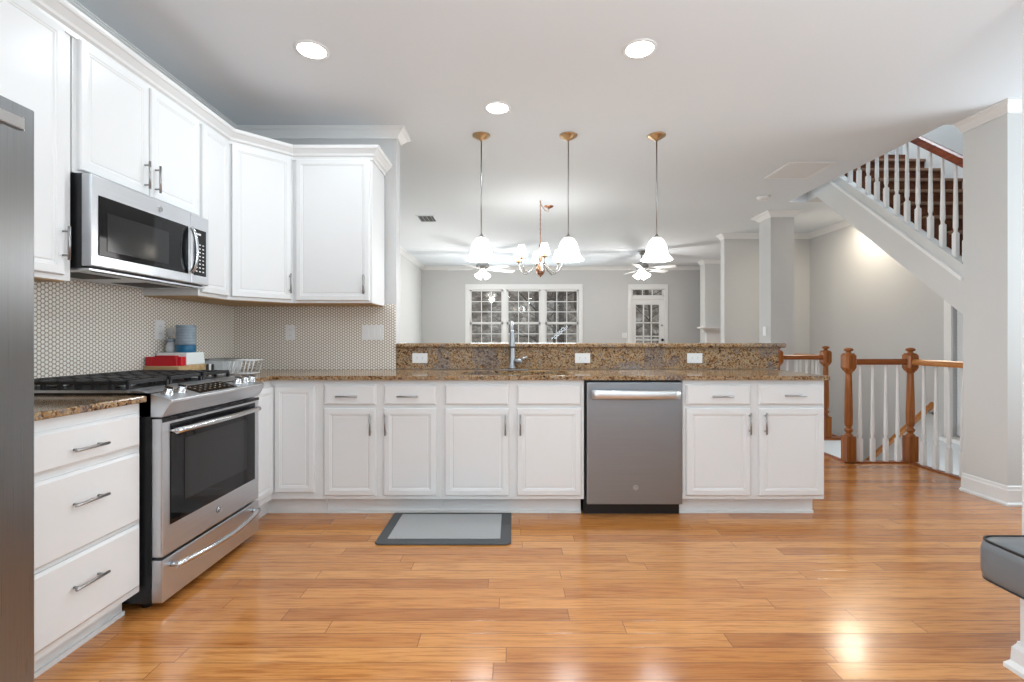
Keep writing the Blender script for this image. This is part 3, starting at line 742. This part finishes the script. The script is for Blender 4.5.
# ------------------------------------------------------------------ things on the counter behind the range
cz = .8905
o = B().box(-2.108, -1.905, 2.745, 3.005, cz, cz+.074, .006).obj('cutting_board', 'board'); tag(o, 'thick pale wooden block board lying on the counter behind the range', 'cutting board')
z = cz+.0745
t = thing('red_container', 'low red scalloped plastic container on the wooden board', 'container', (-2.005, 2.782, z))
b = B()
pts = []
for i in range(72):
    a = 2*PI*i/72; q = 1+.03*math.cos(18*a); ca, sa = math.cos(a), math.sin(a)
    pts.append((.100*q*math.copysign(abs(ca)**.35, ca), .030*q*math.copysign(abs(sa)**.35, sa)))
b.prism(pts, 0, .052, 'xy'); b.obj('tray', 'red', t)
B().box(-.05, .06, -.022, .022, .0525, .059, .003).obj('lid', 'red', t)
t = thing('white_dish', 'white flared square dish on the board behind the red container', 'dish', (-2.012, 2.915, z))
b = B(); rg = [[b.bm.verts.new((x*q, y*q, zz)) for x, y in ((-1, -.88), (1, -.88), (1, .88), (-1, .88))] for q, zz in ((.097, 0), (.090, .074))]
for i in range(4): b.bm.faces.new((rg[0][i], rg[0][(i+1) % 4], rg[1][(i+1) % 4], rg[1][i]))
b.bm.faces.new(rg[0][::-1]); b.bm.faces.new(rg[1]); b.obj('dish', 'cream', t, .006)
t = thing('cup_stack', 'stack of blue-grey ribbed cups with a teal base on the white dish', 'cups', (-1.980, 2.915, z+.0745))
B().lathe([(.050, 0), (.052, .004), (.053, .043), (.051, .045)], n=28).obj('base_cup', 'blue', t)
b = B(); pr = [(.050, .0455)]
for i in range(7):
    zz = .046+i*.0172; pr += [(.0525, zz+.002), (.0525, zz+.013), (.0505, zz+.0155)]
b.lathe(pr, n=28).obj('ribbed_cups', 'greyblue', t)
t = thing('glass_jar', 'small clear glass jar with blue-grey lid on the white dish, beside the cups', 'jar', (-2.064, 2.905, z+.0745))
B().lathe([(.024, 0), (.027, .006), (.027, .05), (.021, .056), (.021, .062)], n=20).obj('jar_body', 'clear', t)
B().lathe([(.024, .0625), (.024, .078), (.01, .081)], n=20).obj('jar_lid', 'greyblue', t)
for i, (x, mm, lab) in enumerate(((-1.872, 'black', 'small black canister standing right beside the wooden board'), (-1.855, 'plate', 'slim white canister between the two black ones'), (-1.838, 'black', 'small black canister next to the grey tray'))):
    o = B().lathe([(.0078, 0), (.008, .003), (.008, .066), (.006, .070), (.006, .076)], (x, 2.95, cz), 16).obj('spice_canister', mm); tag(o, lab, 'canister')
t = thing('storage_tray', 'shallow clear grey plastic tray in the counter corner', 'tray', (-1.895, 3.13, cz))
B().slab([-.07, .07], [-.10, .10], [(-.062, .062, -.092, .092)], 0, .095, 'xy').box(-.07, .07, -.10, .10, 0, .006).obj('bin', 'clear', t, .004); B().slab([-.077, .077], [-.107, .107], [(-.062, .062, -.092, .092)], .0955, .103, 'xy').obj('rim', 'nickel', t)
t = thing('dish_rack', 'white wire rack with slanted bars at the counter corner', 'rack', (-1.715, 3.08, cz))
b = B()
b.tube([(-.09, -.05, .012), (.07, -.05, .012), (.07, .05, .012), (-.09, .05, .012), (-.09, -.05, .012)], .004, 8); b.obj('base_frame', 'plate', t)
for i in range(7):
    x = -.085+i*.025; B().tube([(x, -.048, .012), (x+.022, -.048, .095), (x+.022, .048, .095), (x, .048, .012)], .0045, 8).obj('wire', 'plate', t)
B().tube([(-.068, -.05, .095), (.092, -.05, .095)], .004, 8).obj('top_wire', 'plate', t)

# ------------------------------------------------------------------ pendants
def shade_prof(r, hgt): return [(r*a, hgt*c) for a, c in ((1, 0), (.97, .03), (.86, .12), (.74, .24), (.66, .42), (.60, .60), (.50, .78), (.36, .92), (.2, 1.0))]
def shade_open(b, prof, c, n=32, flare=0):
    b.lathe(prof, c, n, cap=False)
pend = []
plabels = ['left brass pendant lamp with white bell shade, over the sink side', 'middle brass pendant lamp with white bell shade over the raised bar', 'right brass pendant lamp with white bell shade over the dishwasher side']
for lab, x in zip(plabels, (-.24, .44, 1.13)):
    t = thing('pendant_lamp', lab, 'lamp', (x, 3.75, CZ), group='pendants over the raised bar')
    B().lathe([(.070, 0), (.068, -.008), (.045, -.018), (.040, -.026), (.018, -.034), (.008, -.045)]).obj('canopy', 'brass', t)
    B().tube([(0, 0, -.04), (0, 0, -.78)], .0055, 10).obj('rod', 'nickel', t)
    B().lathe([(.010, -.775), (.014, -.785), (.030, -.797), (.034, -.812), (.02, -.818)]).obj('socket_cap', 'nickel', t)
    b = B(); pr = shade_prof(.120, .176)
    b.lathe([(r, z-.975) for r, z in pr]+[], n=36, cap=False)
    sh = b.obj('lamp_shade', 'shade', t); md = sh.modifiers.new('s', 'SOLIDIFY'); md.thickness = .003
    B().lathe([(.012, -.87), (.028, -.90), (.03, -.925), (.02, -.945), (.004, -.95)], n=16).obj('bulb', 'bulb', t)
    light('lamp_light', 'POINT', (0, 0, -1.0), 5, WARM, .05, parent=t)

# recessed lights
cans = [((-1.10, 2.64), 'recessed ceiling light on the left, above the range side'), ((.70, 2.63), 'recessed ceiling light on the right side of the kitchen ceiling'), ((-.10, 3.30), 'recessed ceiling light nearest the pendants')]
for (x, y), lab in cans+[((-1.1, .6), ''), ((.7, .6), ''), ((-.2, -1.2), '')]:
    t = thing('recessed_light', lab or 'recessed ceiling light behind the viewpoint', 'light', (x, y, CZ), group='recessed ceiling lights')
    B().lathe([(.092, 0), (.092, -.004), (.076, -.006), (.074, -.001)], n=32, cap=False).obj('trim_ring', 'trim', t)
    B().lathe([(.075, -.004), (.06, -.008), (.02, -.010)], n=32).obj('lens', 'lens', t)
    light('lamp_light', 'AREA', (0, 0, -.02), 5, NEUT, .15, parent=t)

# ceiling vents, smoke detector
t = thing('ceiling_return_grille', 'large white square return air grille in the ceiling', 'vent', (2.70, 4.52, CZ))
B().slab([-.21, .21], [-.22, .22], [(-.18, .18, -.19, .19)], -.01, 0).obj('frame', 'trim', t)
B().box(-.18, .18, -.19, .19, -.004, 0).obj('backing', 'wall', t)
b = B()
for i in range(24): y = -.185+i*.016; b.box(-.18, .18, y, y+.011, -.008, -.004)
b.obj('louvers', 'trim', t)
t = thing('ceiling_vent', 'small dark slotted supply vent in the living room ceiling', 'vent', (-1.12, 6.33, CZ))
B().slab([-.12, .12], [-.17, .17], [(-.10, .10, -.15, .15)], -.008, 0).obj('frame', 'ceil', t)
B().box(-.10, .10, -.15, .15, -.003, 0).obj('backing', 'grille', t)
b = B()
for i in range(4): b.box(-.10+i*.055, -.095+i*.055, -.15, .15, -.008, -.003)
b.obj('louvers', 'nickel', t)
t = thing('smoke_detector', 'round white smoke detector on the ceiling near the column', 'smoke detector', (2.81, 5.36, CZ))
B().lathe([(.07, 0), (.07, -.012), (.06, -.03), (.035, -.036)]).obj('housing', 'plate', t); B().lathe([(.03, -.036), (.028, -.041)], n=20).obj('cover', 'plate', t)

# ------------------------------------------------------------------ chandelier
t = thing('chandelier', 'brass chandelier with six small lit shades hanging beyond the bar', 'chandelier', (.325, 5.5, CZ))
B().lathe([(.06, 0), (.058, -.006), (.03, -.02), (.008, -.028)], (.115, .25, 0)).obj('canopy', 'copper', t)
B().tube([(.115, .25, -.02), (.11, .22, -.07), (.06, .12, -.085), (.01, .03, -.04), (0, 0, -.015)], .005, 8).obj('swag_chain', 'brass', t)
def chain(b, z0, z1):
    n_ = int((z0-z1)/.026)
    for i in range(n_):
        zc = z0-(i+.5)*(z0-z1)/n_; a = PI/2*(i % 2)
        b.tube([(.007*math.cos(q)*math.cos(a), .007*math.cos(q)*math.sin(a), zc+.018*math.sin(q)) for q in [j*PI/6 for j in range(13)]], .0022, 6)
b = B(); chain(b, 0, -.50); b.tube([(.004, 0, 0), (.004, .004, -.5)], .002, 6); b.obj('chain', 'copper', t)
B().lathe([(.006, -.50), (.018, -.52), (.012, -.56), (.028, -.60), (.022, -.68), (.014, -.72), (.030, -.75), (.050, -.79), (.052, -.82), (.035, -.85), (.012, -.87), (.006, -.885)]).obj('body', 'copper', t)
for i in range(6):
    a = math.radians(-90+6+60*i); ca, sa = math.cos(a), math.sin(a)
    pr = [(.02, -.70), (.06, -.73), (.11, -.80), (.17, -.84), (.23, -.82), (.265, -.75), (.27, -.69)]
    o = B().tube([(r*ca, r*sa, z) for r, z in pr], .007, 8).obj('arm', 'chrome', t)
    B().lathe([(.012, -.70), (.034, -.69), (.034, -.685), (.012, -.68), (.011, -.62)], (.27*ca, .27*sa, 0), 16).obj('candle_cup', 'brass', o)
    sh = B().lathe([(.068, -.665), (.034, -.545)], (.27*ca, .27*sa, 0), 24, cap=False).obj('lamp_shade', 'shade_warm', o); md = sh.modifiers.new('s', 'SOLIDIFY'); md.thickness = .002
light('lamp_light', 'POINT', (0, 0, -.62), 6, WARM, .12, parent=t)

# ------------------------------------------------------------------ ceiling fans
def fan(label, x, y, a0, e=12):
    t = thing('ceiling_fan', label, 'fan', (x, y, CZ), group='living room ceiling fans')
    B().lathe([(.07, 0), (.07, -.02), (.03, -.06), (.012, -.065)]).obj('canopy', 'nickel', t)
    B().tube([(0, 0, -.05), (0, 0, -.20)], .012, 10).obj('downrod', 'nickel', t)
    B().lathe([(.02, -.19), (.08, -.21), (.12, -.24), (.12, -.29), (.08, -.33), (.05, -.36)]).obj('motor_housing', 'nickel', t)
    for i in range(5):
        a = math.radians(a0+72*i); Mz = Matrix.Rotation(a, 4, 'Z') @ Matrix.Rotation(math.radians(-12), 4, 'X')
        b = B().prism([(.20, -.05), (.26, -.062), (.60, -.07), (.64, -.05), (.645, 0), (.64, .05), (.60, .07), (.26, .062), (.20, .05)], -.004, .004, 'xy')
        bmesh.ops.transform(b.bm, matrix=Matrix.Translation((0, 0, -.325)) @ Mz, verts=b.bm.verts); bl = b.obj('blade', 'trim', t)
        b = B().box(.08, .26, -.018, .018, -.010, -.004, .002); bmesh.ops.transform(b.bm, matrix=Matrix.Translation((0, 0, -.325)) @ Mz, verts=b.bm.verts); b.obj('blade_bracket', 'nickel', bl)
    B().lathe([(.05, -.36), (.055, -.38), (.03, -.40), (.01, -.41)]).obj('light_fitter', 'nickel', t)
    for i in range(4):
        a = math.radians(45+90*i)
        Mt = Matrix.Rotation(a, 4, 'Z') @ Matrix.Translation((.05, 0, -.375)) @ Matrix.Rotation(math.radians(-38), 4, 'Y')
        o = B().lathe([(.022, .0), (.032, -.02), (.045, -.07), (.058, -.10), (.064, -.115)], n=20, cap=False, M4=Mt).obj('lamp_shade', 'shade', t)
        B().lathe([(.015, -.03), (.028, -.06), (.02, -.09)], n=14, M4=Mt).obj('bulb', 'bulb', o)
    light('lamp_light', 'POINT', (0, 0, -.56), e, (1, .96, .92), .08, parent=t)
fan('left white ceiling fan with lit bell shades before the triple window', -.53, 8.7, 28, 25)
fan('right white ceiling fan with lit bell shades before the patio door', 2.35, 8.7, 30, 25)

# ------------------------------------------------------------------ fireplace mantel
t = thing('fireplace_mantel', 'white fireplace mantel and surround in the far living room', 'mantel', (4.4, 9.70, 0))
B().box(-.66, .5, -.20, -.001, 1.33, 1.36, .004).box(-.60, .5, -.15, -.001, 1.295, 1.33, .004).box(-.56, .5, -.11, -.001, 1.26, 1.295, .004).obj('shelf', 'trim', t)
B().slab([-.50, .5], [0, 1.26], [(-.26, .5, 0, .9)], -.08, -.001, 'xz').obj('surround', 'trim', t)

# ------------------------------------------------------------------ staircase and railings
t = thing('staircase', 'upper flight of brown carpeted steps behind white balusters', 'stairs', (3.42, 3.56, 0))
for i in range(9):
    yk = 5.02-.21*i-3.56; zk = 3.0-.172*i
    y0 = max(yk+.0, 0.001)
    o = B().box(.001, .892, max(yk, .001), yk+.235, max(zk-.20, soff(yk+3.56)+.15), zk-.014).obj('step', 'carpet', t)
    if yk > .03: B().box(.001, .892, yk-.022, yk+.05, zk-.030, zk, .008).obj('nosing', 'nosing', o)
B().box(.001, .89, 5.23-3.56, 5.56-3.56, 2.96, 3.13).obj('top_landing', 'carpet', t)

def newel_mesh(t, x, y, z0=0, H=1.03, w=.042, wood='oak_v', name='newel_post'):
    b = B()
    b.box(x-w, x+w, y-w, y+w, z0, z0+.225*H, .004)
    s = H
    prof = [(.042, .222), (.034, .235), (.024, .245), (.022, .252), (.034, .268), (.036, .280), (.028, .292), (.022, .298), (.022, .306), (.030, .315), (.0335, .34), (.034, .42), (.030, .60), (.0255, .765), (.024, .775), (.034, .785), (.036, .795)]
    b.lathe([(r, z*s+z0) for r, z in prof], (x, y, 0), 20)
    # eight-sided block
    a = .050; c = .028
    def oct_(q): return [(x-a*q+c*q*.6, y-a*q), (x+a*q-c*q*.6, y-a*q), (x+a*q, y-a*q+c*q*.6), (x+a*q, y+a*q-c*q*.6), (x+a*q-c*q*.6, y+a*q), (x-a*q+c*q*.6, y+a*q), (x-a*q, y+a*q-c*q*.6), (x-a*q, y-a*q+c*q*.6)]
    lv = [(.72, .795), (1, .825), (1, .93), (.72, .95)]; rings = [[b.bm.verts.new((*p, zz*s+z0)) for p in oct_(q)] for q, zz in lv]
    for r0, r1 in zip(rings, rings[1:]):
        for i in range(8): b.bm.faces.new((r0[i], r0[(i+1) % 8], r1[(i+1) % 8], r1[i]))
    b.bm.faces.new(rings[0][::-1]); b.bm.faces.new(rings[-1])
    b.lathe([(.030, .948), (.020, .958), (.020, .966), (.036, .974), (.038, .985), (.030, .994), (.012, 1.0)][:], (x, y, 0), 20) if s == 1 else b.lathe([(r, z*s+z0) for r, z in [(.030, .948), (.020, .958), (.020, .966), (.036, .974), (.038, .985), (.030, .994), (.012, 1.0)]], (x, y, 0), 20)
    return b.obj(name, wood, t)
def baluster_mesh(t, x, y, z0, z1, low=.20, w=.0165):
    b = B().box(x-w, x+w, y-w, y+w, z0, z0+low, .003)
    h_ = z1-z0
    b.lathe([(.019, z0+low-.002), (.011, z0+low+.014), (.013, z0+low+.03), (.017, z0+low+.045), (.0165, z0+low+.10), (.010, z1-.05), (.009, z1)], (x, y, 0), 10)
    return b.obj('baluster', 'trim', t)
def railbar(pts, m, name, t, w=.030, h=.024):
    b = B(); prof = [(-w, -h), (w, -h), (w*1.05, -h*.2), (w*.75, h*.8), (w*.3, h*1.15), (-w*.3, h*1.15), (-w*.75, h*.8), (-w*1.05, -h*.2)]
    p0, p1 = Vector(pts[0]), Vector(pts[1]); d_ = (p1-p0); side = Vector((d_.y, -d_.x, 0)).normalized()
    r = [[b.bm.verts.new(p+side*u+Vector((0, 0, v))) for u, v in prof] for p in (p0, p1)]
    for i in range(8): b.bm.faces.new((r[0][i], r[0][(i+1) % 8], r[1][(i+1) % 8], r[1][i]))
    b.bm.faces.new(r[0]); b.bm.faces.new(r[1][::-1]); return b.obj(name, m, t)
t = thing('stair_railing', 'oak railing with white balusters guarding the stair opening beside the pier', 'railing', (0, 0, 0))
t = tag(t, t['label'], 'railing'); t.location = (3.05, 4.35, .012)
def L(x, y): return (x-3.05, y-4.35)
newel_mesh(t, *L(3.05, 4.35)); newel_mesh(t, *L(3.61, 4.35))
railbar([(.045, 0, .90), (.52, 0, .90)], 'oak_x', 'handrail', t); railbar([(.56, -.045, .90), (.56, -.785, .90)], 'oak_y', 'handrail', t)
for x in (3.155, 3.268, 3.387, 3.494): baluster_mesh(t, *L(x, 4.35), 0, .885, .205)
for i in range(6): baluster_mesh(t, *L(3.61, 4.21-.122*i), 0, .885, .205)
t = thing('stair_railing', 'oak railing on the far side of the stair opening near the column', 'railing', (3.555, 5.44, .012))
newel_mesh(t, 0, 0); newel_mesh(t, -.545, 0); newel_mesh(t, -.02, 1.2)
railbar([(-.50, 0, .90), (-.045, 0, .90)], 'oak_x', 'handrail', t); railbar([(-.0, .045, .90), (-.02, 1.155, .90)], 'oak_y', 'handrail', t)
for i in range(4): baluster_mesh(t, -.435+i*.11, 0, 0, .885)
for i in range(9): baluster_mesh(t, -.002*i, .12+i*.115, 0, .885)
# upper flight balustrade
t = thing('upper_stair_railing', 'mahogany handrail with white balusters along the upper flight', 'railing', (3.383, 3.56, 0))
def rz_(y): return 2.395+.82*(y-3.53)
pts = [3.575, 3.66, 3.77, 3.88, 4.0, 4.11, 4.22, 4.34, 4.45, 4.56, 4.68, 4.80, 4.92]
for y in pts: baluster_mesh(t, 0, y-3.56, cap(y)+.072, rz_(y)-.03, .19)
railbar([(0, .002, rz_(3.562)), (0, 5.30-3.56, rz_(5.30))], 'mahog', 'handrail', t, .032, .036)
# lower wall handrail
t = thing('wall_handrail', 'oak handrail slanting down the hall wall inside the stair opening', 'handrail', (4.46, 5.1, 0))
railbar([(0, 0, .42), (0, 1.25, -.70)], 'oak_y', 'rail', t, .028, .028)
B().tube([(0.0, .05, .36), (.0, .05, .33), (.068, .05, .32)], .008, 8).lathe([(.022, 0), (.022, .006)], (.062, .05, .32), 14, 'x').obj('bracket', 'nickel', t)
# lower flight
t = thing('lower_staircase', 'lower flight of brown carpeted steps going down in the opening', 'stairs', (3.76, 4.4, 0))
for i in range(9):
    B().box(0.005, .76, .85+.21*i-.21, .85+.21*i, -2.9, -.9-.17*i).obj('step', 'carpet', t)

# ------------------------------------------------------------------ bench with cushion
t = thing('bench', 'white built-in bench base at the right edge of the picture', 'bench', (1.712, 1.618, 0))
B().box(0, .62, -.62, 0, 0, .305, .003).obj('bench_box', 'trim', t)
B().sweep([(0, 0), (.028, 0), (.028, .014), (.016, .03), (.014, .075), (.006, .09), (.004, .10), (0, .10)], [(0, -.62), (0, 0), (.62, 0)][::-1]).obj('base_molding', 'trim', t)
def rrect(x0, x1, y0, y1, r, n=6):
    p = []
    for cx_, cy_, a0 in ((x1-r, y1-r, 0), (x0+r, y1-r, PI/2), (x0+r, y0+r, PI), (x1-r, y0+r, 1.5*PI)):
        for i in range(n+1): a = a0+PI/2*i/n; p.append((cx_+r*math.cos(a), cy_+r*math.sin(a)))
    return p
t = thing('seat_cushion', 'grey vinyl seat cushion with black piping on the white bench', 'cushion', (1.583, 1.652, .3055))
b = B(); rings = []
lv = [(.018, 0), (.004, .012), (0, .035), (0, .108), (.004, .130), (.012, .139)]
for ins, z in lv: rings.append([b.bm.verts.new((x, y, z)) for x, y in rrect(0+ins, .71-ins, -.64+ins, 0-ins, .05)])
for ins, z in ((.04, .146), (.10, .150), (.2, .151)): rings.append([b.bm.verts.new((x, y, z)) for x, y in rrect(0+ins, .71-ins, -.64+ins, 0-ins, .04)])
n_ = len(rings[0])
for r0, r1 in zip(rings, rings[1:]):
    for i in range(n_): f = b.bm.faces.new((r0[i], r0[(i+1) % n_], r1[(i+1) % n_], r1[i])); f.smooth = True
b.bm.faces.new(rings[0][::-1]); b.bm.faces.new(rings[-1])
cu = b.obj('pad', 'vinyl', t)
for z, ins in ((.138, .007), (.010, .006)):
    p = [(x, y, z) for x, y in rrect(ins, .71-ins, -.64+ins, -ins, .05)]; p.append(p[0]); B().tube(p, .0045, 8).obj('piping', 'piping', t)

# ------------------------------------------------------------------ outdoors
o = B().prism([(11.0, -1.5), (16, -1.2), (20, 1.5), (30, 10), (30, -2)], -22, 26).obj('hillside', 'hill'); tag(o, 'leaf-covered hillside outside the far windows', 'ground'); o['kind'] = 'structure'
random.seed(11)
for i in range(16):
    Y = random.uniform(13, 24); X = random.uniform(-.30, .42)*Y
    gz = -1.2 if Y < 16 else -1.2+(Y-16)*.45
    b = B(); r = random.uniform(.05, .13); Ht = random.uniform(6, 10); lean = random.uniform(-.8, .8)
    def P_(q): return Vector((X+lean*q*q, Y, gz-.1+Ht*q))
    b.tube([P_(q/6) for q in range(7)], [r*(1-.11*q) for q in range(7)], 8)
    for j in range(16):
        q = random.uniform(.18, .95); p = P_(q); a = random.uniform(0, 2*PI); ln = random.uniform(.7, 2.4)
        d_ = Vector((math.cos(a), math.sin(a)*.6, random.uniform(.2, .9)))
        m1 = p+d_*ln*.5+Vector((0, 0, random.uniform(-.1, .2))); e_ = m1+d_*ln*.5+Vector((random.uniform(-.3, .3), 0, .2))
        b.tube([p, m1, e_], [r*.35, r*.2, r*.06], 5, cap=False)
        for _ in range(3):
            tt = m1.lerp(e_, random.random()); b.tube([tt, tt+Vector((random.uniform(-.5, .5), random.uniform(-.3, .3), random.uniform(.1, .6)))], [r*.1, r*.04], 4, cap=False)
    o = b.obj('bare_tree', 'bark'); tag(o, 'bare leafless tree outside the far windows', 'tree', 'bare trees outside the far windows')
